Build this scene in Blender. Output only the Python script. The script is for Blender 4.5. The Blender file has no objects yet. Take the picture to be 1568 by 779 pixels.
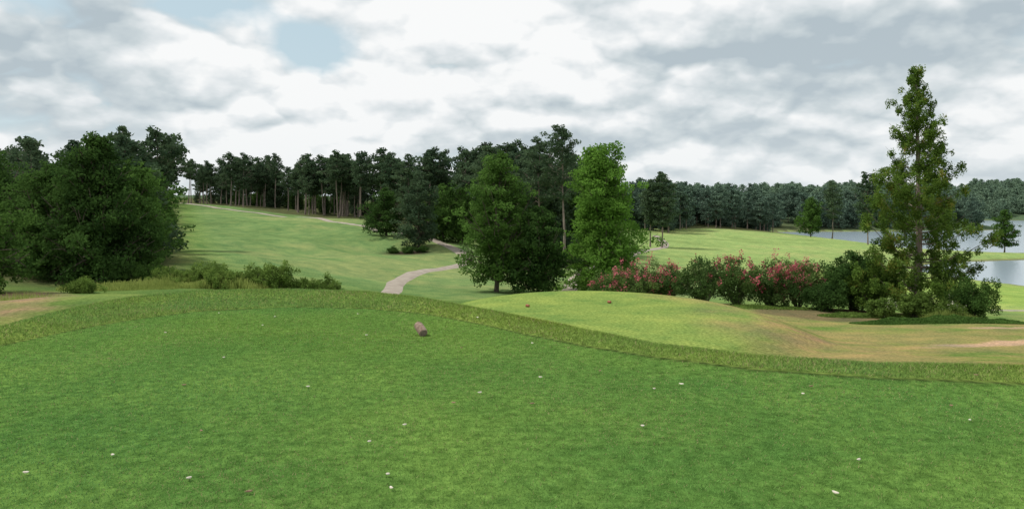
import bpy, math, numpy as np
from mathutils import Vector
R=np.random.RandomState
scene=bpy.context.scene
COL=scene.collection

# ------------------------------------------------------------------ helpers
def link(o,parent=None):
    COL.objects.link(o)
    if parent: o.parent=parent
    return o
def empty(name,loc=(0,0,0)):
    e=bpy.data.objects.new(name,None); e.location=loc; e.empty_display_size=.2
    return link(e)
def mesh_np(name,V,F,mats,M=None,smooth=False,attr=None):
    V=np.asarray(V,dtype=np.float32); F=np.asarray(F,dtype=np.int32)
    me=bpy.data.meshes.new(name)
    m,k=F.shape
    me.vertices.add(len(V)); me.vertices.foreach_set('co',V.ravel())
    me.loops.add(m*k); me.loops.foreach_set('vertex_index',F.ravel())
    me.polygons.add(m)
    me.polygons.foreach_set('loop_start',np.arange(0,m*k,k,dtype=np.int32))
    me.polygons.foreach_set('loop_total',np.full(m,k,dtype=np.int32))
    for mt in mats: me.materials.append(mt)
    if M is not None: me.polygons.foreach_set('material_index',np.asarray(M,dtype=np.int32))
    me.polygons.foreach_set('use_smooth',np.full(m,smooth,dtype=bool))
    if attr is not None:
        a=me.attributes.new('gcol','FLOAT_COLOR','POINT')
        c=np.ones((len(V),4),dtype=np.float32); c[:,:3]=attr
        a.data.foreach_set('color',c.ravel())
    me.update(calc_edges=True)
    return me
class Builder:
    def __init__(s): s.V=[];s.F=[];s.M=[];s.n=0
    def add(s,V,F,m):
        s.V.append(V); s.F.append(np.asarray(F)+s.n); s.M.append(np.full(len(F),m)); s.n+=len(V)
    def mesh(s,name,mats):
        return mesh_np(name,np.vstack(s.V),np.vstack(s.F),mats,np.concatenate(s.M))
def tube(pts,rad,n=6):
    pts=np.asarray(pts,float); rad=np.asarray(rad,float); k=len(pts)
    T=np.gradient(pts,axis=0); T/=np.linalg.norm(T,axis=1)[:,None]+1e-9
    ref=np.array([1.,0,0]) if abs(T[0][0])<.8 else np.array([0,1.,0])
    U=np.cross(T,ref); U/=np.linalg.norm(U,axis=1)[:,None]+1e-9
    W=np.cross(T,U)
    a=np.arange(n)/n*2*np.pi
    V=pts[:,None,:]+rad[:,None,None]*(np.cos(a)[None,:,None]*U[:,None,:]+np.sin(a)[None,:,None]*W[:,None,:])
    V=V.reshape(-1,3)
    i=np.arange(k-1)[:,None]*n; j=np.arange(n)[None,:]; j2=(j+1)%n
    F=np.stack([i+j,i+j2,i+n+j2,i+n+j],-1).reshape(-1,4)
    return V,F
def leafquads(C,size,r,asp=.55,up=.35):
    n=len(C)
    N=r.normal(size=(n,3)); N/=np.linalg.norm(N,axis=1)[:,None]; N[:,2]+=up; N/=np.linalg.norm(N,axis=1)[:,None]
    A=r.normal(size=(n,3)); U=np.cross(N,A); U/=np.linalg.norm(U,axis=1)[:,None]+1e-9
    W=np.cross(N,U)
    s=(size*r.uniform(.6,1.25,n))[:,None]
    V=np.stack([C-U*s,C-W*s*asp+N*s*.12,C+U*s,C+W*s*asp+N*s*.12],1).reshape(-1,3)
    F=np.arange(n*4).reshape(-1,4)
    return V,F

# ------------------------------------------------------------------ materials
def newmat(name):
    m=bpy.data.materials.new(name); m.use_nodes=True
    nt=m.node_tree
    for n in list(nt.nodes): nt.nodes.remove(n)
    return m,nt
def N(nt,t,**kw):
    n=nt.nodes.new(t)
    for k,v in kw.items(): setattr(n,k,v)
    return n
def L(nt,a,b): nt.links.new(a,b)
def ramp(nt,stops):
    n=nt.nodes.new('ShaderNodeValToRGB'); e=n.color_ramp.elements
    while len(e)<len(stops): e.new(.5)
    for i,(p,c) in enumerate(stops):
        e[i].position=p; e[i].color=(c[0],c[1],c[2],1)
    return n
def mathn(nt,op,a,b=None,clamp=False):
    n=nt.nodes.new('ShaderNodeMath'); n.operation=op; n.use_clamp=clamp
    for i,v in enumerate((a,b)):
        if v is None: continue
        if isinstance(v,(int,float)): n.inputs[i].default_value=v
        else: nt.links.new(v,n.inputs[i])
    return n.outputs[0]
def leafmat(name,dark,light,trans=.35,nscale=.5,extra=None):
    m,nt=newmat(name)
    out=N(nt,'ShaderNodeOutputMaterial')
    geo=N(nt,'ShaderNodeNewGeometry'); tc=N(nt,'ShaderNodeTexCoord'); oi=N(nt,'ShaderNodeObjectInfo')
    no=N(nt,'ShaderNodeTexNoise'); no.inputs['Scale'].default_value=nscale; no.inputs['Detail'].default_value=1
    L(nt,tc.outputs['Object'],no.inputs['Vector'])
    f=mathn(nt,'MULTIPLY',geo.outputs['Random Per Island'],.45)
    g=mathn(nt,'SUBTRACT',no.outputs['Fac'],.3); g=mathn(nt,'MULTIPLY',g,1.3)
    f=mathn(nt,'ADD',f,g); h=mathn(nt,'MULTIPLY',oi.outputs['Random'],.35); f=mathn(nt,'ADD',f,h)
    f=mathn(nt,'SUBTRACT',f,.15,True)
    st=[(0,dark),(1,light)]
    if extra: st=[(0,dark),(.6,light),(1,extra)]
    rp=ramp(nt,st); L(nt,f,rp.inputs[0])
    d=N(nt,'ShaderNodeBsdfDiffuse'); t=N(nt,'ShaderNodeBsdfTranslucent'); mx=N(nt,'ShaderNodeMixShader'); mx.inputs[0].default_value=trans
    L(nt,rp.outputs[0],d.inputs[0]); L(nt,rp.outputs[0],t.inputs[0])
    L(nt,d.outputs[0],mx.inputs[1]); L(nt,t.outputs[0],mx.inputs[2]); L(nt,mx.outputs[0],out.inputs[0])
    return m
def barkmat(name,a,b,sc=6):
    m,nt=newmat(name); out=N(nt,'ShaderNodeOutputMaterial'); p=N(nt,'ShaderNodeBsdfPrincipled'); p.inputs['Roughness'].default_value=.9
    tc=N(nt,'ShaderNodeTexCoord'); mp=N(nt,'ShaderNodeMapping'); mp.inputs['Scale'].default_value=(1,1,.25)
    no=N(nt,'ShaderNodeTexNoise'); no.inputs['Scale'].default_value=sc; no.inputs['Detail'].default_value=4
    L(nt,tc.outputs['Object'],mp.inputs[0]); L(nt,mp.outputs[0],no.inputs['Vector'])
    rp=ramp(nt,[(.3,a),(.7,b)]); L(nt,no.outputs['Fac'],rp.inputs[0]); L(nt,rp.outputs[0],p.inputs['Base Color'])
    bp=N(nt,'ShaderNodeBump'); bp.inputs['Strength'].default_value=.6; bp.inputs['Distance'].default_value=.02
    L(nt,no.outputs['Fac'],bp.inputs['Height']); L(nt,bp.outputs[0],p.inputs['Normal']); L(nt,p.outputs[0],out.inputs[0])
    return m
BARK=barkmat('bark',(.05,.04,.032),(.16,.13,.10))
PBARK=barkmat('pine_bark',(.12,.095,.08),(.30,.24,.20))
LEAF_DARK=leafmat('leaf_dark',(.028,.062,.018),(.10,.19,.045))
LEAF_MID=leafmat('leaf_mid',(.036,.08,.02),(.13,.24,.052))
LEAF_BRIGHT=leafmat('leaf_bright',(.065,.145,.025),(.185,.35,.06),trans=.42)
LEAF_PINE=leafmat('leaf_pine',(.038,.072,.042),(.125,.185,.095),trans=.28)
LEAF_PINE_HAZY=leafmat('leaf_pine_hazy',(.08,.13,.10),(.15,.22,.15),trans=.2)  # distance haze mixed into the leaf colour: paler and bluer
LEAF_FAR_HAZY=leafmat('leaf_far_hazy',(.13,.20,.15),(.21,.30,.19),trans=.2)  # farthest trees: stronger atmospheric haze painted into the foliage colour
LEAF_CYP=leafmat('leaf_cypress',(.05,.095,.02),(.15,.25,.045),trans=.38,nscale=.9,extra=(.36,.27,.07))
LEAF_MYRT=leafmat('leaf_myrtle',(.05,.10,.03),(.17,.26,.07))
LEAF_SHRUB=leafmat('leaf_shrub',(.08,.14,.03),(.24,.35,.08),nscale=1.2)
LEAF_GRASS=leafmat('leaf_tall_grass',(.17,.24,.05),(.38,.44,.13),nscale=.4,trans=.45)
FLOWER=leafmat('flower_pink',(.44,.08,.11),(.70,.25,.28),trans=.35)
FLOWER_W=leafmat('flower_white',(.5,.5,.35),(.7,.7,.55),trans=.3)

# ------------------------------------------------------------------ terrain
PTS=np.array([
(0,0,-1.6),(-20,0,-1.2),(20,0,-1.8),(0,-30,-1),(-30,-30,0),(30,-30,-1),(0,-150,0),(-150,-100,3),(150,-100,-3),
(-11,24,-.95),(-8,21,-.75),(-6,18,-.8),(-11,32,-2.8),(-16,24,-1.3),(-21,28,-2.0),(-15,36,-3.0),(-13,17,-.8),
(-3,25,-2.9),(-1,21,-2.6),(3,30,-3.4),(12,28,-3.2),(10,22,-2.5),(14.6,26,-2.9),(10.2,15.7,-1.6),(16,16,-2.0),(5,13,-1.9),
(16,38,-3.9),(25,38,-4.0),(22,46,-4.5),(23,30,-3.2),(9,43,-4.0),(14,47,-4.2),(8,52,-4.8),(18,55,-5.4),(35,45,-5.5),
(-30,35,-2.6),(-17,54,-3.7),(-28.6,56,-3.8),(-40,50,-3.2),(-12,60,-5.2),(-2,50,-5.6),(0,70,-6.4),(-10.6,69,-6),
(-11.5,84,-6.1),(-7,102,-6.2),(-6.3,109,-6.0),(-7.8,118,-5.1),(-13,127,-3.9),(-21.5,140,-3.2),(-32.5,160,-2.3),(-56,195,-1.1),(-98,230,2.1),
(-26.6,66,-3.2),(-29,90,-3.9),(-48,120,-1.9),(-22,92,-4.8),(-75,180,.2),(-19,120,-4.8),(-60,90,-2),(-60,60,-2.8),(-100,120,-.5),(-90,60,-2),
(-60,250,0),(-110,300,3),(-10,200,-2.5),(5,130,-6.2),(7,80,-6.8),(18,91,-7.2),(30,137,-8),(34,190,-8),(72,168,-9.4),(90,233,-9.1),(54,245,-8.3),
(48,79,-8.5),(40,60,-6.8),(70,110,-10.6),(84,136,-11.6),(97,165,-14),(120,158,-14.5),(80,185,-9.9),(150,170,-15),
(98,208,-10),(128,212,-10.9),(160,215,-10.9),(200,220,-11),(145,248,-14.2),(165,260,-15),(230,260,-15),(112,270,-9.8),(125,330,-11),(150,300,-14),(128,385,-14),(200,380,-15),(300,380,-16),
(75,300,-7),(95,350,-7),(85,420,-4),(160,412,-12),(230,430,-12),(170,490,-1),(260,500,-3),(320,480,-15),(330,600,-15),(420,560,-15),
(350,740,-11),(480,740,-11),(400,900,13),(600,900,16),(250,700,4),(100,600,2),(-100,500,6),(0,350,-2),(-300,300,6),(-250,120,2),(250,100,-14),(250,20,-10),(120,60,-11),
(900,500,-10),(1500,1500,25),(0,1500,15),(-1500,1500,25),(-1500,0,10),(1500,0,-5),(0,-1500,5),(3000,3000,25),(-3000,3000,25),(3000,-3000,0),(-3000,-3000,0),
],float)
CQ=4.0
def _k(r2): return -np.sqrt(r2+CQ*CQ)
_P=PTS[:,:2]; n0=len(_P)
A=_k(((_P[:,None]-_P[None])**2).sum(-1))+np.eye(n0)*.5
Q=np.ones((n0,1))
M_=np.block([[A,Q],[Q.T,np.zeros((1,1))]])
_w=np.linalg.solve(M_,np.concatenate([PTS[:,2],[0]]))
def base_h(x,y):
    out=np.empty(len(x))
    for s in range(0,len(x),40000):
        xs=x[s:s+40000,None]; ys=y[s:s+40000,None]
        out[s:s+40000]=_k((xs-_P[None,:,0])**2+(ys-_P[None,:,1])**2)@_w[:-1]+_w[-1]
    return out
TH=np.radians([-180,-100,-68,-45,-33,-29.6,-26,-22,-16,-10.6,-6.8,-3,.8,5.5,10.2,17,25,33,45,70,110,180])
TR=np.array([12,11,11,11,11.34,12.2,12.96,13.6,13.7,13.2,12.5,11.4,10.3,9.34,8.7,8.26,8.26,8.7,9.2,10,11,12.])
CR=np.array([15,13.5,13,13,13.2,14.7,16.1,16.8,16.5,15.7,14.6,13.2,12,10.8,9.9,9.4,9.4,10.0,10.8,12,13,15.])
def sm(a,b,x):
    t=np.clip((x-a)/(b-a),0,1); return t*t*(3-2*t)
def wob(x,y,s,seed=0):
    return (np.sin(x*s+1.3*seed+1.7*np.sin(y*s*.7+seed))+np.sin(y*s*1.13+2.1*seed+1.5*np.sin(x*s*.83))+ .6*np.sin((x+y)*s*1.9+seed)+.5*np.sin((x-y)*s*2.7+2*seed))/3.1
def smax(a,b,k): return k*np.logaddexp(a/k,b/k)
def tee2_d(x,y):
    return np.sqrt(((x-3.4)/6.0)**2+((y-30)/8.3)**2)
def height(x,y):
    x=np.atleast_1d(np.asarray(x,float)); y=np.atleast_1d(np.asarray(y,float))
    b=base_h(x,y); r=np.hypot(x,y); th=np.arctan2(x,y)
    far=sm(40,90,r)
    b=b+far*(.35*wob(x,y,.055,2)+.2*wob(x,y,.13,5))*sm(900,400,r)*(b>-9) + .06*wob(x,y,.5,3)*sm(12,25,r)
    b=b+sm(60,80,y)*sm(185,130,y)*sm(-8,-20,x)*(.8*wob(x,y,.12,8)+.3*wob(x,y,.3,4))
    C=np.interp(th,TH,CR)+.35; s=r-C
    zp=-.42*.55*np.logaddexp(0,s/.55)+.10*np.exp(-((s+.9)/.9)**2)
    z=smax(zp,b-.05,.12)
    d=(tee2_d(x,y)-1)*6.5
    z2=-2.3-.38*.6*np.logaddexp(0,d/.6)
    z=smax(z,z2,.10)
    return z
def gh(x,y): return float(height([x],[y])[0])
def bez(pts,n):
    pts=np.asarray(pts,float); t=np.linspace(0,len(pts)-1,n); out=[]
    for q in t:
        i=min(int(q),len(pts)-2); f=q-i
        p0=pts[max(i-1,0)];p1=pts[i];p2=pts[i+1];p3=pts[min(i+2,len(pts)-1)]
        out.append(.5*((2*p1)+(-p0+p2)*f+(2*p0-5*p1+4*p2-p3)*f*f+(-p0+3*p1-3*p2+p3)*f**3))
    return np.array(out)
BED=lambda x,y: np.sqrt(((x-21.0)/7.6)**2+((y-42.5)/5.0)**2)
_vr=R(123).uniform(-1,1,(256,256))
def vn(x,y,s,o=0):
    tot=0; amp=1; nrm=0
    for k in range(4):
        u=x*s+o*13.7+k*31.1; v=y*s+o*7.3+k*17.9
        iu=np.floor(u).astype(int); iv=np.floor(v).astype(int); fu=u-iu; fv=v-iv
        fu=fu*fu*(3-2*fu); fv=fv*fv*(3-2*fv)
        g=lambda a,b:_vr[a%256,b%256]
        tot=tot+amp*((g(iu,iv)*(1-fu)+g(iu+1,iv)*fu)*(1-fv)+(g(iu,iv+1)*(1-fu)+g(iu+1,iv+1)*fu)*fv)
        nrm+=amp; amp*=.55; s*=2.1
    return tot/nrm*1.9
def colour(x,y,z):
    r=np.hypot(x,y); th=np.arctan2(x,y); n=len(x)
    c=np.tile(np.array([.13,.22,.05]),(n,1))
    def mix(c,col,m): return c*(1-m[:,None])+np.array(col)*m[:,None]
    w1=vn(x,y,.16,1); w2=vn(x,y,.6,4); w3=vn(x,y,.04,7); w4=vn(x,y,1.8,11)
    c=mix(c,(.125,.205,.06),sm(30,60,r))
    fl=sm(0,6,x+.42*y)*sm(60,75,y)
    c=mix(c,(.145,.235,.09),np.clip(fl,0,1)*.9)
    fr=sm(110,135,y)*sm(0,12,x-.10*y-2+w3*4)
    c=mix(c,(.235,.335,.12),fr)
    frr=sm(40,52,x+w3*2)*sm(150,120,y)*sm(60,72,y)
    c=mix(c,(.235,.345,.09),frr)
    c=c*(1+.20*w3+.14*w1)[:,None]
    mb=np.sin((x*.8+y*.35)*.55+.6*w3); c=c*(1+.03*np.tanh(3*mb)*np.clip(fl+fr,0,1))[:,None]
    c=mix(c,(.24,.245,.11),sm(0,.9,w3*.8+w1*.6)*sm(40,70,r)*.45)
    d2=tee2_d(x,y)
    c=mix(c,(.19,.275,.072),sm(1.0,.97,d2+.01*w2))
    c=mix(c,(.165,.245,.065),sm(1.25,1.0,d2)*(d2>1)*.5)
    dry=sm(6.0,10,x+1.6*w1)*sm(46,40,y)*sm(-1.3,.7,w1*.8+w2*.7+w4*.4+.35)
    c=mix(c,(.285,.23,.105),dry*.75*sm(9.3,11.5,r))
    pk=np.exp(-(((x-10.0)/2.6)**2+((y-27.5)/4.6)**2)); c=mix(c,(.29,.20,.12),pk*np.clip(.5+.5*w2+.3*w4,0,1))
    for (x0,y0,x1,y1,hw) in [(13.6,26.0,24,29.6,.65),(19.5,33.4,32,36.6,.45)]:
        L_=np.hypot(x1-x0,y1-y0); tx,ty=(x1-x0)/L_,(y1-y0)/L_
        u=(x-x0)*tx+(y-y0)*ty; v=-(x-x0)*ty+(y-y0)*tx
        mm=sm(1.35,.5,np.abs(v+.35*w1)/(hw*(1+.35*w2+.3*w4)))*sm(-.8,1.4,u+.8*w2)*sm(L_+1,L_,u)
        c=mix(c,(.40,.29,.20),mm*.95)
    bed=sm(1.08,.95,BED(x,y)+.06*w2)
    c=mix(c,(.15,.12,.07),bed*.85)
    bed2=sm(1.05,.85,np.sqrt(((x-12)/5.5)**2+((y-48.5)/2.4)**2)+.05*w2)
    c=mix(c,(.14,.12,.06),bed2*.75)
    c=mix(c,(.22,.265,.095),sm(-7,-10,x)*sm(17,21,y)*sm(40,30,y)*.4)
    st=sm(.3,-1.2,x+.56*y+1.0*w2+.6*w4)*sm(15,17.5,y)*sm(50,44,y)
    c=mix(c,(.27,.195,.125),st*np.clip(.68+.4*w1+.35*w4,0,1))
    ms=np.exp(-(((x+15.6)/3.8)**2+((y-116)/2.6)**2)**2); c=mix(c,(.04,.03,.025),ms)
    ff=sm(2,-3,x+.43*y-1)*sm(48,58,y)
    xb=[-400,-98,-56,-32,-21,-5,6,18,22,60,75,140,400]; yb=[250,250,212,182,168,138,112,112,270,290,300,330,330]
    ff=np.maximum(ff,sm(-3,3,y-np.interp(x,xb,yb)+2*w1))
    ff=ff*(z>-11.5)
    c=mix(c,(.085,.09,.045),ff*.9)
    c=mix(c,(.09,.14,.08),sm(420,500,r))
    c=mix(c,(.15,.15,.08),sm(-11.6,-12.0,z))
    T=np.interp(th,TH,TR); Cc=np.interp(th,TH,CR)
    tee=sm(.03,-.03,r-T); near=sm(1.8,.2,r-Cc)
    c=mix(c,(.155,.235,.055),near)
    c=mix(c,(.095,.19,.042),tee)
    edge_shade=np.exp(-((r-T)/.05)**2); c=mix(c,(.03,.045,.015),edge_shade*.95)  # shade at the taller collar's edge, painted as a dark line in the ground
    return np.clip(c,.005,1)

ang=np.concatenate([np.radians(np.arange(-180,-50,3.)),np.radians(np.arange(-50,50,.16)),np.radians(np.arange(50,180,3.))])
rad=np.concatenate([[.3],1.0*np.exp(np.arange(0,math.log(3500),.0095))])
nr,na=len(rad),len(ang)
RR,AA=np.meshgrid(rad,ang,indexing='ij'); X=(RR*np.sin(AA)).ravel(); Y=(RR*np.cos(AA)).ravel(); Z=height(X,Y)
i=np.arange(nr-1)[:,None]*na; j=np.arange(na)[None,:]; j2=(j+1)%na
F=np.stack([i+j2,i+j,i+na+j,i+na+j2],-1).reshape(-1,4)
m,nt=newmat('grass_ground'); out=N(nt,'ShaderNodeOutputMaterial'); d=N(nt,'ShaderNodeBsdfDiffuse')
at=N(nt,'ShaderNodeAttribute'); at.attribute_name='gcol'; tc=N(nt,'ShaderNodeTexCoord')
no=N(nt,'ShaderNodeTexNoise'); no.inputs['Scale'].default_value=9; no.inputs['Detail'].default_value=5; no.inputs['Roughness'].default_value=.75
no2=N(nt,'ShaderNodeTexNoise'); no2.inputs['Scale'].default_value=.45; no2.inputs['Detail'].default_value=6; no2.inputs['Roughness'].default_value=.72
no.noise_dimensions='2D'; no2.noise_dimensions='2D'
L(nt,tc.outputs['Object'],no.inputs['Vector']); L(nt,tc.outputs['Object'],no2.inputs['Vector'])
r1=ramp(nt,[(.3,(.5,.56,.5)),(.7,(1.45,1.4,1.4))])
L(nt,no.outputs['Fac'],r1.inputs[0]); r2=ramp(nt,[(.3,(.70,.80,.80)),(.7,(1.36,1.18,1.14))]); L(nt,no2.outputs['Fac'],r2.inputs[0])
mx=N(nt,'ShaderNodeMixRGB'); mx.blend_type='MULTIPLY'; mx.inputs[0].default_value=1; L(nt,at.outputs['Color'],mx.inputs[1]); L(nt,r1.outputs[0],mx.inputs[2])
mx2=N(nt,'ShaderNodeMixRGB'); mx2.blend_type='MULTIPLY'; mx2.inputs[0].default_value=1; L(nt,mx.outputs[0],mx2.inputs[1]); L(nt,r2.outputs[0],mx2.inputs[2])
bp=N(nt,'ShaderNodeBump'); bp.inputs['Strength'].default_value=.6; bp.inputs['Distance'].default_value=.06
L(nt,no.outputs['Fac'],bp.inputs['Height']); L(nt,bp.outputs[0],d.inputs['Normal']); L(nt,mx2.outputs[0],d.inputs['Color']); L(nt,d.outputs[0],out.inputs[0])
GROUND=m
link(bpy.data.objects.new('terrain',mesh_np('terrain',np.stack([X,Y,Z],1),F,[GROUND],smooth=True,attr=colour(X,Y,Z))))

# ------------------------------------------------------------------ mown grass blades on the tee and its collar
r=R(3); nb=700000
rr=r.uniform(2.8,18.5,nb); aa=np.radians(r.uniform(-42,42,nb))
C=np.interp(aa,TH,CR); T=np.interp(aa,TH,TR)
keep=(rr<C+1.2)&(np.abs(rr-T-.01)>.05); rr,aa,C,T=rr[keep],aa[keep],C[keep],T[keep]
x=rr*np.sin(aa); y=rr*np.cos(aa); z=height(x,y); n=len(x)
tee=rr<T
hgt=np.where(tee,.014,.032)*r.uniform(.6,1.3,n); wd=.0022*(rr/5.)**.8*r.uniform(.7,1.3,n)*np.where(tee,1,1.2)
ph=r.uniform(0,2*np.pi,n); ln=r.uniform(.2,1.6,n)*hgt; lp=r.uniform(0,2*np.pi,n)
V=np.empty((n,3,3)); V[:,0]=np.stack([x-np.cos(ph)*wd,y-np.sin(ph)*wd,z-.003],1); V[:,1]=np.stack([x+np.cos(ph)*wd,y+np.sin(ph)*wd,z-.003],1)
V[:,2]=np.stack([x+np.cos(lp)*ln,y+np.sin(lp)*ln,z+hgt],1)
gc=np.where(tee[:,None],np.array([.165,.295,.075]),np.array([.185,.285,.070]))
w=vn(x,y,.35,2)*.45+vn(x,y,1.1,9)*.3+vn(x,y,4,3)*.45
gc=gc*(1+.17*w)[:,None]; q_=vn(x,y,.3,6); gc[:,0]*=(1+.14*q_); gc[:,2]*=(1-.2*q_)
bl=np.exp(-(((x+2.6)/1.6)**2+((y-7.2)/1.8)**2)); gc=gc*(1-bl[:,None]*.5)+np.array([.135,.30,.105])*bl[:,None]*.5
gc=gc*r.uniform(.5,1.55,n)[:,None]
dry=r.uniform(size=n)<.05+.12*np.clip(vn(x,y,.7,13),0,1); gc[dry]=np.array([.42,.36,.19])
m,nt=newmat('grass_blade'); out=N(nt,'ShaderNodeOutputMaterial'); at=N(nt,'ShaderNodeAttribute'); at.attribute_name='gcol'
d=N(nt,'ShaderNodeBsdfDiffuse'); t=N(nt,'ShaderNodeBsdfTranslucent'); mx=N(nt,'ShaderNodeMixShader'); mx.inputs[0].default_value=.4
L(nt,at.outputs['Color'],d.inputs[0]); L(nt,at.outputs['Color'],t.inputs[0]); L(nt,d.outputs[0],mx.inputs[1]); L(nt,t.outputs[0],mx.inputs[2]); L(nt,mx.outputs[0],out.inputs[0])
link(bpy.data.objects.new('tee_grass',mesh_np('tee_grass',V.reshape(-1,3),np.arange(n*3).reshape(-1,3),[m],attr=np.repeat(gc,3,0))))

# ------------------------------------------------------------------ cart paths
def simple(name,a,b,sc,rough=.9,bump=.3,dist=.01):
    m,nt=newmat(name); out=N(nt,'ShaderNodeOutputMaterial'); p=N(nt,'ShaderNodeBsdfPrincipled'); p.inputs['Roughness'].default_value=rough
    tc=N(nt,'ShaderNodeTexCoord'); no=N(nt,'ShaderNodeTexNoise'); no.inputs['Scale'].default_value=sc; no.inputs['Detail'].default_value=6
    L(nt,tc.outputs['Object'],no.inputs['Vector']); rp=ramp(nt,[(.3,a),(.7,b)]); L(nt,no.outputs['Fac'],rp.inputs[0]); L(nt,rp.outputs[0],p.inputs['Base Color'])
    bp=N(nt,'ShaderNodeBump'); bp.inputs['Strength'].default_value=bump; bp.inputs['Distance'].default_value=dist
    L(nt,no.outputs['Fac'],bp.inputs['Height']); L(nt,bp.outputs[0],p.inputs['Normal']); L(nt,p.outputs[0],out.inputs[0]); return m
PATH=simple('path_concrete',(.24,.20,.16),(.38,.33,.27),1.0)
def path(name,pts,w,mat,n=160):
    c=bez(pts,n); t=np.gradient(c,axis=0); t/=np.linalg.norm(t,axis=1)[:,None]; nn=np.stack([-t[:,1],t[:,0]],1)
    off=np.linspace(-.5,.5,5); V=[]
    for k in off:
        p=c+nn*k*w*(1+.06*wob(c[:,0],c[:,1],.9,3))[:,None]
        z=height(p[:,0],p[:,1])+.03+np.hypot(p[:,0],p[:,1])*.0005
        if abs(k)==.5: z-=.10
        V.append(np.column_stack([p,z]))
    V=np.stack(V,1).reshape(-1,3); i=np.arange(n-1)[:,None]*5; j=np.arange(4)[None,:]
    F=np.stack([i+j,i+j+1,i+5+j+1,i+5+j],-1).reshape(-1,4)
    link(bpy.data.objects.new(name,mesh_np(name,V,F,[mat],smooth=True)))
path('cart_path',[(-10,58),(-10.6,69),(-11.5,80),(-10.6,92),(-7.3,102),(-6.1,110),(-8.4,119),(-13.5,128),(-21.5,141),(-32.5,160),(-56,195),(-98,232),(-150,262)],2.0,PATH,400)
path('cart_path',[(3,60),(5.6,78),(6.6,86),(9,100),(17,128),(31,172),(39,200),(44,240)],2.0,PATH,240)
path('cart_path',[(38,70),(46,74.5),(56,79),(80,84)],1.6,PATH,80)

# ------------------------------------------------------------------ lake
m,nt=newmat('lake_water'); out=N(nt,'ShaderNodeOutputMaterial'); p=N(nt,'ShaderNodeBsdfPrincipled')
p.inputs['Base Color'].default_value=(.26,.33,.38,1); p.inputs['Roughness'].default_value=.2; p.inputs['IOR'].default_value=1.33
tc=N(nt,'ShaderNodeTexCoord'); no=N(nt,'ShaderNodeTexNoise'); no.inputs['Scale'].default_value=.6; no.inputs['Detail'].default_value=4
bp=N(nt,'ShaderNodeBump'); bp.inputs['Strength'].default_value=.25; bp.inputs['Distance'].default_value=.1
L(nt,tc.outputs['Object'],no.inputs['Vector']); L(nt,no.outputs['Fac'],bp.inputs['Height']); L(nt,bp.outputs[0],p.inputs['Normal']); L(nt,p.outputs[0],out.inputs[0])
link(bpy.data.objects.new('lake',mesh_np('lake',[(60,100,-12),(1100,100,-12),(1100,1000,-12),(60,1000,-12)],[[0,1,2,3]],[m])))

# ------------------------------------------------------------------ tree generators
def broad(seed,h,w,prof,nl=46,tips=6,lv=60,ls=.16,cr=.55,tr=.18,lo=.1,mats=None,elv=(15,55),zf=.65,name='tree',lean=0.):
    r=R(seed); B=Builder()
    k=8; tt=np.linspace(0,1,k); wb=r.normal(size=(k,2))*.012*h; wb[0]=0; wb=np.cumsum(wb,0)*.6
    P=np.column_stack([wb[:,0]+lean*tt*h,wb[:,1],tt*h*.93-.15])
    B.add(*tube(P,tr*(1-.85*tt)*np.where(tt==0,1.35,1),7),0)
    C=[]; CS=[]
    lob=r.uniform(0,6.28,3)
    for i in range(nl):
        te=lo+(1-lo)*((i+r.uniform())/nl)**.9
        az=i*2.39996+r.uniform(-.5,.5)
        asym=1+.18*math.sin(az+lob[0]+te*5)+.12*math.sin(2*az+lob[1]-te*9)
        Ln=max(.25,w/2*prof(te)*r.uniform(.55,1.14)*asym)
        el=math.radians(r.uniform(*elv)+25*te)
        dz=min(Ln*math.tan(el)*.8,te*h*.55+.1); ts=max(te-dz/h,.03)
        base=np.array([np.interp(ts,tt,P[:,0]),np.interp(ts,tt,P[:,1]),ts*h*.93])
        end=np.array([base[0]+math.cos(az)*Ln,base[1]+math.sin(az)*Ln,te*h*.96])
        mid=(base+end)/2; mid[2]-=.08*Ln; mid[:2]+=r.normal(size=2)*.05*Ln
        q=np.array([base,(base+mid)/2+r.normal(size=3)*.02*Ln,mid,(mid+end)/2,end])
        r0=tr*(1-.8*ts)*.45
        B.add(*tube(q,np.linspace(r0,.02,5),5),0)
        for t_ in range(tips):
            f=r.uniform(.35,1.03); c=base+(end-base)*f; c[2]-=.1*Ln*math.sin(math.pi*min(f,1))
            c=c+r.normal(size=3)*np.array([.16,.16,.13])*(Ln+.5)
            if r.uniform()<.5: B.add(*tube([base+(end-base)*f*.8,(base+(end-base)*f*.85+c)/2,c],[.035,.025,.01],4),0)
            C.append(c); CS.append(cr*r.uniform(.55,1.25)*(.6+.4*min(1,Ln/2.)))
    C.append(P[-1]+np.array([0,0,.03*h])); CS.append(cr*.5); C.append(P[-1]-np.array([0,0,.02*h])); CS.append(cr*.7)
    C=np.array(C); CS=np.array(CS)
    idx=np.repeat(np.arange(len(C)),np.maximum(6,(lv*(CS/cr)**2).astype(int)))
    g=r.normal(size=(len(idx),3)); g/=np.linalg.norm(g,axis=1)[:,None]; g*=r.uniform(.15,1,len(idx))[:,None]**.5; g[:,2]*=zf
    Pp=C[idx]+g*CS[idx][:,None]*1.25
    Pp[:,2]=np.maximum(Pp[:,2],.05)
    B.add(*leafquads(Pp,ls,r),1)
    return B.mesh(name,mats or [BARK,LEAF_MID])
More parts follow.
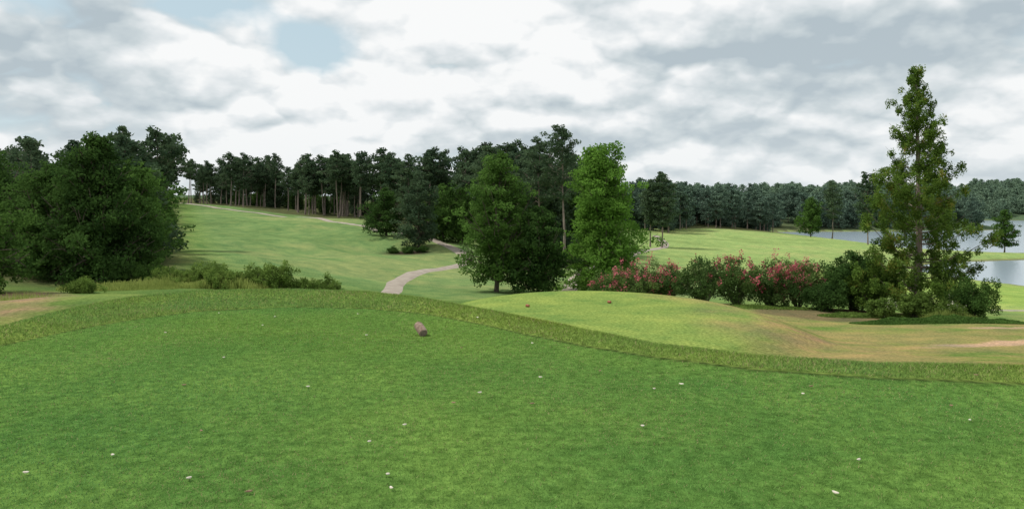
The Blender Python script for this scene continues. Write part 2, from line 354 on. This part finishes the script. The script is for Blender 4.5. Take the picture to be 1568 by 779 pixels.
def pine(seed,h,w,lo=.5,nl=30,lv=55,ls=.2,cr=.8,mats=None,name='pine',tips=4):
    pr=lambda t: (.35+.65*math.sin(math.pi*min(1,max(0,(t-lo)/(1-lo)))**.8))*(1 if t<.93 else .7)
    return broad(seed,h,w,pr,nl=nl,tips=tips,lv=lv,ls=ls,cr=cr,tr=.2,lo=lo,mats=mats or [PBARK,LEAF_PINE],elv=(-5,20),zf=.45,name=name)
def cypress(seed,h,w,name):
    r=R(seed); B=Builder(); k=12; tt=np.linspace(0,1,k); P=np.column_stack([.10*np.sin(tt*5),.08*np.cos(tt*4)-.08,tt*h-.1])
    B.add(*tube(P,.22*(1-tt)**.8+.012,8),0)
    C=[];S=[]
    nl=96
    for i in range(nl):
        t=.07+.92*((i+r.uniform())/nl)**.94
        prof=(1-t)**.74*1.08 if t>.26 else .88
        az=i*2.39996+r.uniform(-.6,.6)
        Ln=w/2*prof*r.uniform(.42,1.16)*(1+.15*math.sin(az*1.0+t*11))+.14
        el=math.radians(r.uniform(5,30)+22*t)
        b=np.array([np.interp(t,tt,P[:,0]),np.interp(t,tt,P[:,1]),max(t*h-.1-Ln*math.sin(el)*.5,.5)])
        dr=np.array([math.cos(az)*math.cos(el),math.sin(az)*math.cos(el),math.sin(el)])
        s=np.linspace(0,1,6); q=b+dr*Ln*s[:,None]; q[:,2]+=.10*Ln*(s**2)-.10*Ln*np.sin(s*np.pi)
        B.add(*tube(q,np.linspace(.045*(1-t)+.012,.006,6),4),0)
        side=np.cross(dr,[0,0,1.]); side/=np.linalg.norm(side)
        m=int(3+Ln*3.8)
        for k_ in range(m):
            f=r.uniform(.28,1.05); c=np.array([np.interp(f,s,q[:,a]) for a in range(3)])
            c=c+side*r.normal()*.20*Ln*(1.1-f*.6)+r.normal(size=3)*.06
            c[2]-=abs(r.normal())*.12*Ln**.5
            C.append(c); S.append(r.uniform(.15,.34)*(.58+.42*min(1,Ln/1.6)))
    C=np.array(C);S=np.array(S)
    idx=np.repeat(np.arange(len(C)),(82*(S/.26)**2).astype(int)+8)
    g=r.normal(size=(len(idx),3)); g/=np.linalg.norm(g,axis=1)[:,None]; g*=r.uniform(.0,1,len(idx))[:,None]**.6; g[:,2]*=1.25
    B.add(*leafquads(C[idx]+g*S[idx][:,None],.072,r,asp=.42,up=.1),1)
    return B.mesh(name,[PBARK,LEAF_CYP])
def shrub(seed,h,w,mats,name,lv=60,ls=.06,cr=.3,nst=26,fl=0,fls=.055,tips=5):
    r=R(seed); B=Builder(); C=[]; S=[]
    for i in range(nst):
        az=i*2.39996+r.uniform(-.3,.3); rr=math.sqrt((i+.5)/nst); ph=rr*1.25
        L_=r.uniform(.68,1.14)
        e=np.array([math.cos(az)*w/2*math.sin(ph)*L_,math.sin(az)*w/2*math.sin(ph)*L_,h*(.18+.82*math.cos(ph))*L_*.93])
        b=np.array([math.cos(az),math.sin(az),0])*w*.05*rr; b[2]=-.05
        mid=b*.4+e*.5+np.array([0,0,.12*h])
        B.add(*tube([b,(b+mid)/2,mid,e],[.03,.022,.016,.006],4),0)
        for t_ in range(tips):
            f=r.uniform(.45,1.02); c=mid+(e-mid)*f if r.uniform()<.75 else b+(mid-b)*r.uniform(.4,1)
            C.append(c+r.normal(size=3)*.09*w*np.array([1,1,.7])); S.append(cr*r.uniform(.6,1.2))
    C=np.array(C); S=np.array(S)
    idx=np.repeat(np.arange(len(C)),lv); g=r.normal(size=(len(idx),3)); g/=np.linalg.norm(g,axis=1)[:,None]; g*=r.uniform(.1,1,len(idx))[:,None]**.5
    Pp=C[idx]+g*S[idx][:,None]; Pp[:,2]=np.maximum(Pp[:,2],.02)
    B.add(*leafquads(Pp,ls,r),1)
    if fl:
        q=C[r.choice(len(C),fl)]; rad=np.linalg.norm(q/np.array([w/2,w/2,h]),axis=1); q=q[rad>.45]
        q=q+np.array([0,0,cr*.8])+r.normal(size=q.shape)*cr*.6
        idx=np.repeat(np.arange(len(q)),22); g=r.normal(size=(len(idx),3))*np.array([.09,.09,.13])
        B.add(*leafquads(q[idx]+g,fls,r,asp=.8),2)
    return B.mesh(name,mats)
def place(name,me,x,y,rot=0,sc=1,dz=0):
    o=bpy.data.objects.new(name,me); o.location=(x,y,gh(x,y)+dz); o.rotation_euler=(0,0,rot); o.scale=(sc,)*3; return link(o)

p_oval=lambda t: math.sin(math.pi*min(1,t**.85*.93+.07))**.6 if t<1 else .2
p_cone=lambda t: max(.12,(1-t)**.62*1.05) if t>.2 else .95
p_lob=lambda t: (1.0 if t<.5 else .66+.12*math.sin(t*20)) if t<.93 else .4

# left cluster
place('broadleaf_tree',broad(11,10.9,8.6,p_cone,nl=95,tips=8,lv=75,ls=.13,cr=.6,tr=.22,lo=.04,mats=[BARK,LEAF_DARK]),-29.4,56)
place('broadleaf_tree',broad(12,8.4,5.0,p_oval,nl=60,tips=7,lv=70,ls=.13,cr=.5,lo=.04,mats=[BARK,LEAF_MID]),-29.2,61)
place('broadleaf_tree',broad(13,8.6,6.6,p_oval,nl=60,tips=7,lv=70,ls=.13,cr=.55,lo=.04,mats=[BARK,LEAF_DARK]),-34.4,58)
place('broadleaf_tree',broad(14,6.8,5.6,p_oval,nl=50,tips=7,lv=70,ls=.12,cr=.5,lo=.06,mats=[BARK,LEAF_MID]),-30.4,44)
place('broadleaf_tree',broad(15,9.6,7.5,p_oval,nl=60,tips=7,lv=60,ls=.14,cr=.6,lo=.05,mats=[BARK,LEAF_DARK]),-41,62)
# centre group
place('broadleaf_tree',broad(21,13.9,7.4,p_oval,nl=88,tips=7,lv=62,ls=.14,cr=.52,tr=.2,lo=.15,mats=[BARK,LEAF_MID]),-1.5,75)
place('broadleaf_tree',broad(22,8.6,5.6,p_oval,nl=60,tips=7,lv=60,ls=.14,cr=.5,tr=.14,lo=.10,mats=[BARK,LEAF_DARK]),2.4,73)
place('sweetgum_tree',broad(23,15.0,8.2,p_lob,nl=105,tips=7,lv=78,ls=.15,cr=.62,tr=.22,lo=.05,mats=[BARK,LEAF_BRIGHT]),9.1,78)
place('pine_tree',pine(31,20.3,7.0,lo=.5,nl=34,lv=70,ls=.17,cr=.7),7.2,108)
place('pine_tree',pine(32,18.5,7.0,lo=.5,nl=34,lv=70,ls=.17,cr=.7),3.5,112)
place('pine_tree',pine(33,17,7.0,lo=.45,nl=34,lv=70,ls=.17,cr=.7),-3,114)
place('broadleaf_tree',broad(34,11.6,7.0,p_oval,nl=60,tips=6,lv=55,ls=.17,cr=.6,lo=.1,mats=[BARK,LEAF_PINE]),-14.2,120)
place('broadleaf_tree',broad(35,8.0,7.6,p_oval,nl=50,tips=6,lv=55,ls=.16,cr=.6,lo=.15,mats=[BARK,LEAF_DARK]),-20.5,128)
# right fairway trees
place('pine_tree',pine(41,19,6.5,lo=.3,nl=36,lv=60,ls=.24,cr=.8,tips=5),36,188)
place('pine_tree',pine(42,17,5.5,lo=.35,nl=30,lv=60,ls=.24,cr=.8,tips=5),33.5,190)
place('broadleaf_tree',broad(43,15,9,p_oval,nl=40,tips=6,lv=40,ls=.3,cr=.9,lo=.2,mats=[BARK,LEAF_MID]),109,286)
place('pine_tree',pine(44,22,8,lo=.35,nl=36,lv=50,ls=.28,cr=.9),116,284)
place('pine_tree',pine(45,23,9,lo=.35,nl=36,lv=50,ls=.28,cr=.9),109,240)
place('broadleaf_tree',broad(46,12.5,7,p_oval,nl=40,tips=6,lv=40,ls=.22,cr=.7,lo=.2,mats=[BARK,LEAF_MID]),139.5,222)
# the tall conifer and its bed
place('bald_cypress_tree',cypress(51,13.8,8.2,'bald_cypress'),22.2,43)
MY=[BARK,LEAF_MYRT,FLOWER]
for s,x,y,h,w,fl in [(61,8.0,50,2.7,4.0,75),(62,6.4,50.5,2.4,3.0,36),(63,11.6,47.5,3.0,3.4,12),(64,13.4,46.8,3.0,3.2,40),(65,15.2,46.2,2.6,3.2,80),(66,17.0,46.6,3.1,3.4,85),(67,9.8,49.5,2.4,2.8,55)]:
    place('crepe_myrtle',shrub(s,h,w,MY,'crepe_myrtle',fl=fl,lv=85,ls=.06,cr=.35),x,y)
place('shrub',shrub(71,3.6,3.6,[BARK,LEAF_DARK],'shrub',lv=110,ls=.07,cr=.4,nst=34),19.6,45)
place('shrub',shrub(72,3.0,2.8,[BARK,LEAF_CYP],'shrub',lv=90,ls=.07,cr=.35,nst=28),20.0,43.6)
place('shrub',shrub(73,2.1,2.9,[BARK,LEAF_MID],'shrub',lv=110,ls=.05,cr=.32,nst=34),23.4,40.2)
place('shrub',shrub(74,1.3,1.6,[BARK,LEAF_SHRUB],'shrub',lv=90,ls=.05,cr=.22),20.8,40.5)
place('shrub',shrub(75,1.0,1.4,[BARK,LEAF_SHRUB,FLOWER_W],'shrub',lv=80,ls=.05,cr=.2,fl=6,fls=.03),19.0,40.3)
place('shrub',shrub(76,1.0,1.5,[BARK,LEAF_SHRUB,FLOWER_W],'shrub',lv=80,ls=.05,cr=.2,fl=6,fls=.03),22.0,39.4)
place('shrub',shrub(77,1.6,2.6,[BARK,LEAF_DARK],'shrub',lv=90,ls=.06,cr=.3),17.6,44)
for k,(x,y) in enumerate([(-17.6,116),(-15.4,115.6),(-13.4,116.4)]):
    place('shrub',shrub(130+k,.9,1.6,[BARK,LEAF_DARK],'shrub',lv=40,ls=.09,cr=.3,nst=14),x,y)
def cover(name,cx,cy,ax,ay,n,hh,ls,mat,seed,ang=0):
    r=R(seed); a=r.uniform(0,2*np.pi,n); q=np.sqrt(r.uniform(0,1,n)); u=q*ax*np.cos(a); v=q*ay*np.sin(a)
    x=cx+u*math.cos(ang)-v*math.sin(ang); y=cy+u*math.sin(ang)+v*math.cos(ang)
    hz=hh*(1-q**3)*(.6+.4*wob(x,y,2.2,seed))*np.sqrt(r.uniform(0,1,n))
    z=height(x,y)+.02+np.maximum(hz,0)
    V,F=leafquads(np.column_stack([x,y,z]),ls,r)
    link(bpy.data.objects.new(name,mesh_np(name,V,F,[mat])))
cover('ground_cover_plants',20.6,37.6,4.6,1.1,22000,.38,.045,LEAF_MID,81,.10)
cover('ground_cover_plants',18.6,41.0,2.6,1.0,8000,.3,.05,LEAF_SHRUB,82)
cover('ground_cover_plants',13.5,44.6,4.0,.8,6000,.22,.05,LEAF_SHRUB,83)
def tallgrass(name,cx,cy,ax,ay,n,h,seed,mat=LEAF_GRASS,w=.012,ang=0):
    r=R(seed); q=np.sqrt(r.uniform(0,1,n)); a=r.uniform(0,2*np.pi,n); u=q*ax*np.cos(a); v=q*ay*np.sin(a)
    x=cx+u*math.cos(ang)-v*math.sin(ang); y=cy+u*math.sin(ang)+v*math.cos(ang); z=height(x,y)
    hh=h*r.uniform(.4,1.2,n)*(.7+.6*wob(x,y,.9,seed))*(1-.5*q**4); ph=r.uniform(0,2*np.pi,n); lp=r.uniform(0,2*np.pi,n); ln=hh*r.uniform(.1,.6,n)
    V=np.empty((n,4,3)); dx=np.cos(ph)*w; dy=np.sin(ph)*w
    V[:,0]=np.stack([x-dx,y-dy,z-.02],1);V[:,1]=np.stack([x+dx,y+dy,z-.02],1)
    tx=x+np.cos(lp)*ln; ty=y+np.sin(lp)*ln
    V[:,2]=np.stack([tx+dx*.4,ty+dy*.4,z+hh],1);V[:,3]=np.stack([tx-dx*.4,ty-dy*.4,z+hh],1)
    link(bpy.data.objects.new(name,mesh_np(name,V.reshape(-1,3),np.arange(n*4).reshape(-1,4),[mat])))
tallgrass('tall_grass',-18.5,52,6,2.6,12000,.9,91,w=.02,ang=-.1)
tallgrass('tall_grass',-25,50,4,2,5000,.6,92,w=.02)
tallgrass('tall_grass',-15.8,24.5,2.0,3.6,1800,.25,93,w=.008)
tallgrass('tall_grass',21.8,38.8,1.6,.5,2500,.55,94,w=.012)
for s,x,y,h,w in [(95,-15.2,51,2.1,2.1),(96,-17.2,52,1.3,2.4),(97,-12.6,53,1.2,2.2),(98,-20.5,53,1.4,2.8),(99,-25.2,46,.7,1.6),(100,-18.8,50.5,1.1,2.4),(101,-22.8,52.5,1.2,2.6),(102,-13.9,51.6,1.0,2.0),(103,-25.0,54,1.5,2.6)]:
    place('shrub',shrub(s,h,w,[BARK,LEAF_SHRUB if s!=103 else LEAF_MID],'shrub',lv=60,ls=.06,cr=.25),x,y)

# ------------------------------------------------------------------ forests (instances under one parent each)
pm=[pine(200+i,16,6.0+.6*(i%3),lo=[.5,.6,.42,.64,.38][i],nl=22,lv=38,ls=.27,cr=.8,tips=4,name='forest_pine') for i in range(5)]
bm=[broad(220+i,11,7.5,p_oval,nl=30,tips=5,lv=40,ls=.28,cr=.85,lo=.03,mats=[BARK,[LEAF_PINE,LEAF_DARK,LEAF_MID][i]],name='forest_broadleaf') for i in range(3)]
pf=[pine(240+i,16,7.5,lo=[.3,.4,.2][i],nl=24,lv=26,ls=.42,cr=1.1,tips=4,mats=[PBARK,LEAF_PINE_HAZY],name='far_pine') for i in range(3)]
bf=[broad(250+i,12,9,p_oval,nl=24,tips=5,lv=26,ls=.45,cr=1.1,lo=.02,mats=[BARK,LEAF_PINE_HAZY],name='far_broadleaf') for i in range(2)]
vf=[broad(260+i,14,11,p_oval,nl=22,tips=5,lv=22,ls=.6,cr=1.5,lo=.02,mats=[BARK,LEAF_FAR_HAZY],name='farthest_tree') for i in range(3)]
r=R(77)
def scatter(parent,pts,protos,h0,hr):
    zz=height(pts[:,0],pts[:,1])
    for k,(p,z) in enumerate(zip(pts,zz)):
        if z<-11.8: continue
        me,h=protos[r.randint(len(protos))]
        o=bpy.data.objects.new('tree_%d'%k,me); s=r.uniform(h0,hr)/h
        o.location=(p[0],p[1],z-.1); o.rotation_euler=(0,0,r.uniform(0,6.28)); o.scale=(s*r.uniform(.8,1.2),s*r.uniform(.8,1.2),s); link(o,parent)
def band(xs,ys,depth,n,jit=1.0):
    t=r.uniform(0,1,n)
    seg=np.hypot(np.diff(xs),np.diff(ys)); cum=np.concatenate([[0],np.cumsum(seg)])/seg.sum()
    x=np.interp(t,cum,xs); y=np.interp(t,cum,ys); d=r.uniform(0,1,n)*depth
    return np.column_stack([x+r.normal(size=n)*jit,y+d])
PM=[(m,16) for m in pm]; BM=[(m,11) for m in bm]; PF=[(m,16) for m in pf]; BF=[(m,12) for m in bf]; VF=[(m,14) for m in vf]
E=empty('pine_forest')
n=120; y=r.uniform(66,240,n); x=-.43*y-4-r.uniform(0,1,n)**1.3*45
scatter(E,np.column_stack([x,y]),PM,9.0,13.0)
n=90; y=r.uniform(62,200,n); x=-.43*y-3-r.uniform(0,1,n)*40
scatter(E,np.column_stack([x,y]),BM,6,9.5)
scatter(E,np.array([(-45,85),(-42,84),(-38.5,86),(-49,88),(-40,90)]),PM,12.5,14.5)
bx=[-112,-98,-56,-32,-21,-5,4]; by=[246,250,214,184,168,140,128]
scatter(E,band(bx,by,30,100),PM,11,18.5)
scatter(E,band([a-2 for a in bx],[b+26 for b in by],30,70),BM+PM,9,14)
scatter(E,band(bx,[b+16 for b in by],30,40),BM,3,7)
scatter(E,band([-8,4,14],[124,118,120],40,30),PM,15,19.5)
scatter(E,band([-10,4,15],[124,120,128],40,30),BM,7,12)
E2=empty('distant_forest')
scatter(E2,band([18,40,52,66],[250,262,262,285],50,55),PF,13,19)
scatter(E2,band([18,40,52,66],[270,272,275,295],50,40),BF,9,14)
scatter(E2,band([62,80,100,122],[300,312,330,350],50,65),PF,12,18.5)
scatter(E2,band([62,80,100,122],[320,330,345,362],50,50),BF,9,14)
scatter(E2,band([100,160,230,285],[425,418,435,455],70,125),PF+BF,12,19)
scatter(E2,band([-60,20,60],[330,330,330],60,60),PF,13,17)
E3=empty('lakeside_forest')
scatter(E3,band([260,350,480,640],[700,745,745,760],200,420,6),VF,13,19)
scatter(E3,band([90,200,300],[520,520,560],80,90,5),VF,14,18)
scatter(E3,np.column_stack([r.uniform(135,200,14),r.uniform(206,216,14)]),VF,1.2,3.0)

# ------------------------------------------------------------------ tee markers and fallen leaves
WOOD=barkmat('marker_bark',(.14,.09,.06),(.32,.23,.18),30)
WEND=simple('marker_end_grain',(.16,.11,.10),(.28,.20,.18),40)
RED=simple('marker_weathered_red',(.26,.075,.035),(.36,.12,.06),20,rough=.6)
def marker(L_,rad,mats,seed):
    r=R(seed); n=20; prof=[(-L_/2,rad*.0),(-L_/2,rad*.82),(-L_/2+.008,rad*.95),(-L_/2+.02,rad),(0,rad*1.03),(L_/2-.02,rad),(L_/2-.008,rad*.95),(L_/2,rad*.82),(L_/2,0.0)]
    lump=1+.03*np.sin(np.arange(n)*2*np.pi/n*3+1)+r.normal(size=n)*.012; V=[]
    for u,q in prof:
        a=np.arange(n)/n*2*np.pi; qq=np.maximum(q,.001)*lump; V.append(np.column_stack([qq*np.cos(a),np.full(n,u),qq*np.sin(a)]))
    V=np.vstack(V); k=len(prof); i=np.arange(k-1)[:,None]*n; j=np.arange(n)[None,:]; F=np.stack([i+j,i+(j+1)%n,i+n+(j+1)%n,i+n+j],-1).reshape(-1,4)
    M=np.zeros(len(F)); M[:n]=1; M[-n:]=1
    return mesh_np('tee_marker',V,F,mats,M,smooth=False)
o=place('tee_marker',marker(.22,.058,[WOOD,WEND],5),-1.20,10.3,dz=.08); o.rotation_euler=(math.radians(22),0,math.radians(28))
for x,y in [(.62,31),(4.0,32.2)]:
    o=place('tee_marker',marker(.15,.055,[RED,RED],6),x,y,dz=.055); o.rotation_euler=(0,0,.9)
r=R(9); B=Builder()
px=[(-3.07,4.95),(-2.0,4.85),(-1.55,4.62),(-.78,4.92),(-.72,4.68),(-1.02,5.6),(-2.7,5.3),(2.3,5.2),(1.9,4.6),(1.0,6.0),(.28,7.7),(.9,8.0),(-4.3,6.4),(-1.9,7.3),(-3.2,8.7),(-3.6,11.9),(-4.6,12.3),(2.6,7.0),(-2.4,12.2),(-.6,9.3),(3.7,6.6),(.25,9.6),(-5.9,8.7),(-.5,6.7),(-4.6,10.4),(1.6,7.4)]
px+= [(a*math.sin(b),a*math.cos(b)) for a,b in zip(r.uniform(6,14,20),r.uniform(-.6,.6,20))]
for k,(x,y) in enumerate(px):
    if np.hypot(x,y)>np.interp(math.atan2(x,y),TH,CR): continue
    Ls=.042*r.uniform(.6,1.2); rd=.009; a=r.uniform(-1.1,1.1)
    u=np.linspace(-1,1,6); v=np.linspace(-1.7,1.7,6); U_,V_=np.meshgrid(u,v,indexing='ij'); tap=np.sqrt(np.clip(1.08-U_**2,0,1))
    lx=U_*Ls/2; ly=np.sin(V_)*rd*tap; lz=rd*(np.cos(V_)*tap)+.018+.1*U_*U_*Ls
    gx=x+lx*math.cos(a)-ly*math.sin(a); gy=y+lx*math.sin(a)+ly*math.cos(a); gz=gh(x,y)+lz
    ii=np.arange(5)[:,None]*6; jj=np.arange(5)[None,:]; F=np.stack([ii+jj,ii+jj+1,ii+6+jj+1,ii+6+jj],-1).reshape(-1,4)
    B.add(np.column_stack([gx.ravel(),gy.ravel(),gz.ravel()]),F,0 if r.uniform()<.72 else 1)
LT=simple('dry_leaf_pale',(.50,.44,.35),(.72,.67,.58),40); LB=simple('dry_leaf_brown',(.16,.10,.06),(.3,.2,.12),40)
link(bpy.data.objects.new('fallen_leaves',B.mesh('fallen_leaves',[LT,LB])))

# ------------------------------------------------------------------ sky, sun, camera
w=bpy.data.worlds.new('World'); scene.world=w; w.use_nodes=True; nt=w.node_tree
for n in list(nt.nodes): nt.nodes.remove(n)
SE=math.radians(55); SA=math.radians(-80)
out=N(nt,'ShaderNodeOutputWorld'); bg=N(nt,'ShaderNodeBackground'); bg.inputs['Strength'].default_value=.1
sky=N(nt,'ShaderNodeTexSky'); sky.sky_type='NISHITA'; sky.sun_disc=False; sky.sun_elevation=SE; sky.sun_rotation=SA
tc=N(nt,'ShaderNodeTexCoord'); sp=N(nt,'ShaderNodeSeparateXYZ'); L(nt,tc.outputs['Generated'],sp.inputs[0])
zc=mathn(nt,'MAXIMUM',sp.outputs[2],0.0)
def cloudP(lift):
    zz=mathn(nt,'ADD',zc,.42+lift)
    X_=mathn(nt,'DIVIDE',sp.outputs[0],zz); Y_=mathn(nt,'DIVIDE',sp.outputs[1],zz)
    cb=N(nt,'ShaderNodeCombineXYZ'); L(nt,X_,cb.inputs[0]); L(nt,Y_,cb.inputs[1]); return cb.outputs[0]
def noise(vec,scale,detail=5,rough=.5,off=(3.1,7.7,0),out_='Fac'):
    mp=N(nt,'ShaderNodeMapping'); mp.inputs['Location'].default_value=off
    L(nt,vec,mp.inputs[0]); no=N(nt,'ShaderNodeTexNoise'); no.noise_dimensions='2D'; no.inputs['Scale'].default_value=scale; no.inputs['Detail'].default_value=detail; no.inputs['Roughness'].default_value=rough
    L(nt,mp.outputs[0],no.inputs['Vector']); return no.outputs[out_]
WC=noise(cloudP(0),5.0,3,.55,out_='Color')
WS=N(nt,'ShaderNodeVectorMath'); WS.operation='SCALE'; L(nt,WC,WS.inputs[0]); WS.inputs['Scale'].default_value=.16
def H(vec):
    base=noise(vec,1.7,6,.53)
    a=N(nt,'ShaderNodeVectorMath'); a.operation='ADD'; L(nt,vec,a.inputs[0]); L(nt,WS.outputs[0],a.inputs[1])
    h=mathn(nt,'MULTIPLY',base,1.0)
    for sc,am in [(4.2,.17),(9.5,.075)]:
        v=N(nt,'ShaderNodeTexVoronoi'); v.voronoi_dimensions='2D'; v.feature='F1'; v.inputs['Scale'].default_value=sc; L(nt,a.outputs[0],v.inputs['Vector'])
        q=mathn(nt,'MULTIPLY',v.outputs['Distance'],v.outputs['Distance']); q=mathn(nt,'MULTIPLY',q,-am*1.6); h=mathn(nt,'ADD',h,q)
    return h
def blob(u,v,ru,rv):
    d=Vector((u,1,v)).normalized()
    s=N(nt,'ShaderNodeVectorMath'); s.operation='SUBTRACT'; L(nt,tc.outputs['Generated'],s.inputs[0]); s.inputs[1].default_value=d
    m=N(nt,'ShaderNodeVectorMath'); m.operation='MULTIPLY'; L(nt,s.outputs[0],m.inputs[0]); m.inputs[1].default_value=(1/ru,1/ru,1/rv)
    l=N(nt,'ShaderNodeVectorMath'); l.operation='LENGTH'; L(nt,m.outputs[0],l.inputs[0])
    q=mathn(nt,'MULTIPLY',l.outputs['Value'],l.outputs['Value']); q=mathn(nt,'MULTIPLY',q,-1.0); return mathn(nt,'EXPONENT',q)
V0=cloudP(0); V1=cloudP(.018)
h0=H(V0); h1=H(V1)
lo_=noise(V0,1.1,2,.5,(8,2,5))
sh=mathn(nt,'SUBTRACT',h0,h1); sh=mathn(nt,'MULTIPLY',sh,4.4)
lw=mathn(nt,'SUBTRACT',lo_,.5); lw=mathn(nt,'MULTIPLY',lw,-1.5)
dn=mathn(nt,'SUBTRACT',h0,.42); dn=mathn(nt,'MULTIPLY',dn,.9)
f=mathn(nt,'ADD',sh,lw); f=mathn(nt,'ADD',f,dn); f=mathn(nt,'ADD',f,.70)
for (u,v,ru,rv,a) in [(.50,.20,.26,.06,-.45),(.30,.19,.10,.04,-.2),(-.5,.235,.10,.03,-.35),(-.07,.125,.10,.025,-.3),(-.37,.13,.10,.02,-.2),(-.15,.2,.12,.05,.25),(.62,.10,.18,.04,.2)]:
    b=blob(u,v,ru,rv); b=mathn(nt,'MULTIPLY',b,a); f=mathn(nt,'ADD',f,b)
f=mathn(nt,'ADD',f,0,True)
cr_=ramp(nt,[(0,(4.5,5.3,5.8)),(.35,(5.9,6.6,6.9)),(.7,(7.8,8.2,8.4)),(1,(9.5,9.6,9.6))]); L(nt,f,cr_.inputs[0])
g=mathn(nt,'SUBTRACT',h0,.42); g=mathn(nt,'MULTIPLY',g,8.0); g=mathn(nt,'ADD',g,2.3)
for (u,v,ru,rv,a) in [(-.65,.265,.09,.03,-2.3),(-.33,.25,.12,.035,-2.3),(-.27,.20,.06,.03,-1.7),(-.42,.26,.05,.02,-1.0)]:
    b=blob(u,v,ru,rv); b=mathn(nt,'MULTIPLY',b,a); g=mathn(nt,'ADD',g,b)
g=mathn(nt,'ADD',g,0,True)
sk=N(nt,'ShaderNodeMixRGB'); sk.inputs[0].default_value=.8; L(nt,sky.outputs[0],sk.inputs[1]); sk.inputs[2].default_value=(5.8,7.3,7.9,1)
mxs=N(nt,'ShaderNodeMixRGB'); L(nt,g,mxs.inputs[0]); L(nt,sk.outputs[0],mxs.inputs[1]); L(nt,cr_.outputs[0],mxs.inputs[2])
hz=mathn(nt,'MULTIPLY',zc,-16.0); hz=mathn(nt,'EXPONENT',hz); hz=mathn(nt,'MULTIPLY',hz,.7)
mh=N(nt,'ShaderNodeMixRGB'); L(nt,hz,mh.inputs[0]); L(nt,mxs.outputs[0],mh.inputs[1]); mh.inputs[2].default_value=(7.8,8.3,8.5,1)
L(nt,mh.outputs[0],bg.inputs[0]); L(nt,bg.outputs[0],out.inputs[0])

sl=bpy.data.lights.new('sun','SUN'); sl.energy=3.3; sl.angle=math.radians(4.0); sl.color=(1,.95,.87)
so=bpy.data.objects.new('sun',sl); sd=Vector((math.sin(SA)*math.cos(SE),math.cos(SA)*math.cos(SE),math.sin(SE)))
so.rotation_euler=sd.to_track_quat('Z','Y').to_euler(); so.location=sd*50; link(so)

cam=bpy.data.cameras.new('camera'); co=bpy.data.objects.new('camera',cam); link(co)
cam.sensor_width=36; cam.lens=36*1200/1568; cam.shift_y=-(389.5-315)/1568; cam.clip_start=.05; cam.clip_end=8000
co.location=(0,0,1.7); co.rotation_euler=(math.radians(90),0,0); scene.camera=co
scene.view_settings.view_transform='Standard'; scene.view_settings.look='None'; scene.view_settings.exposure=0
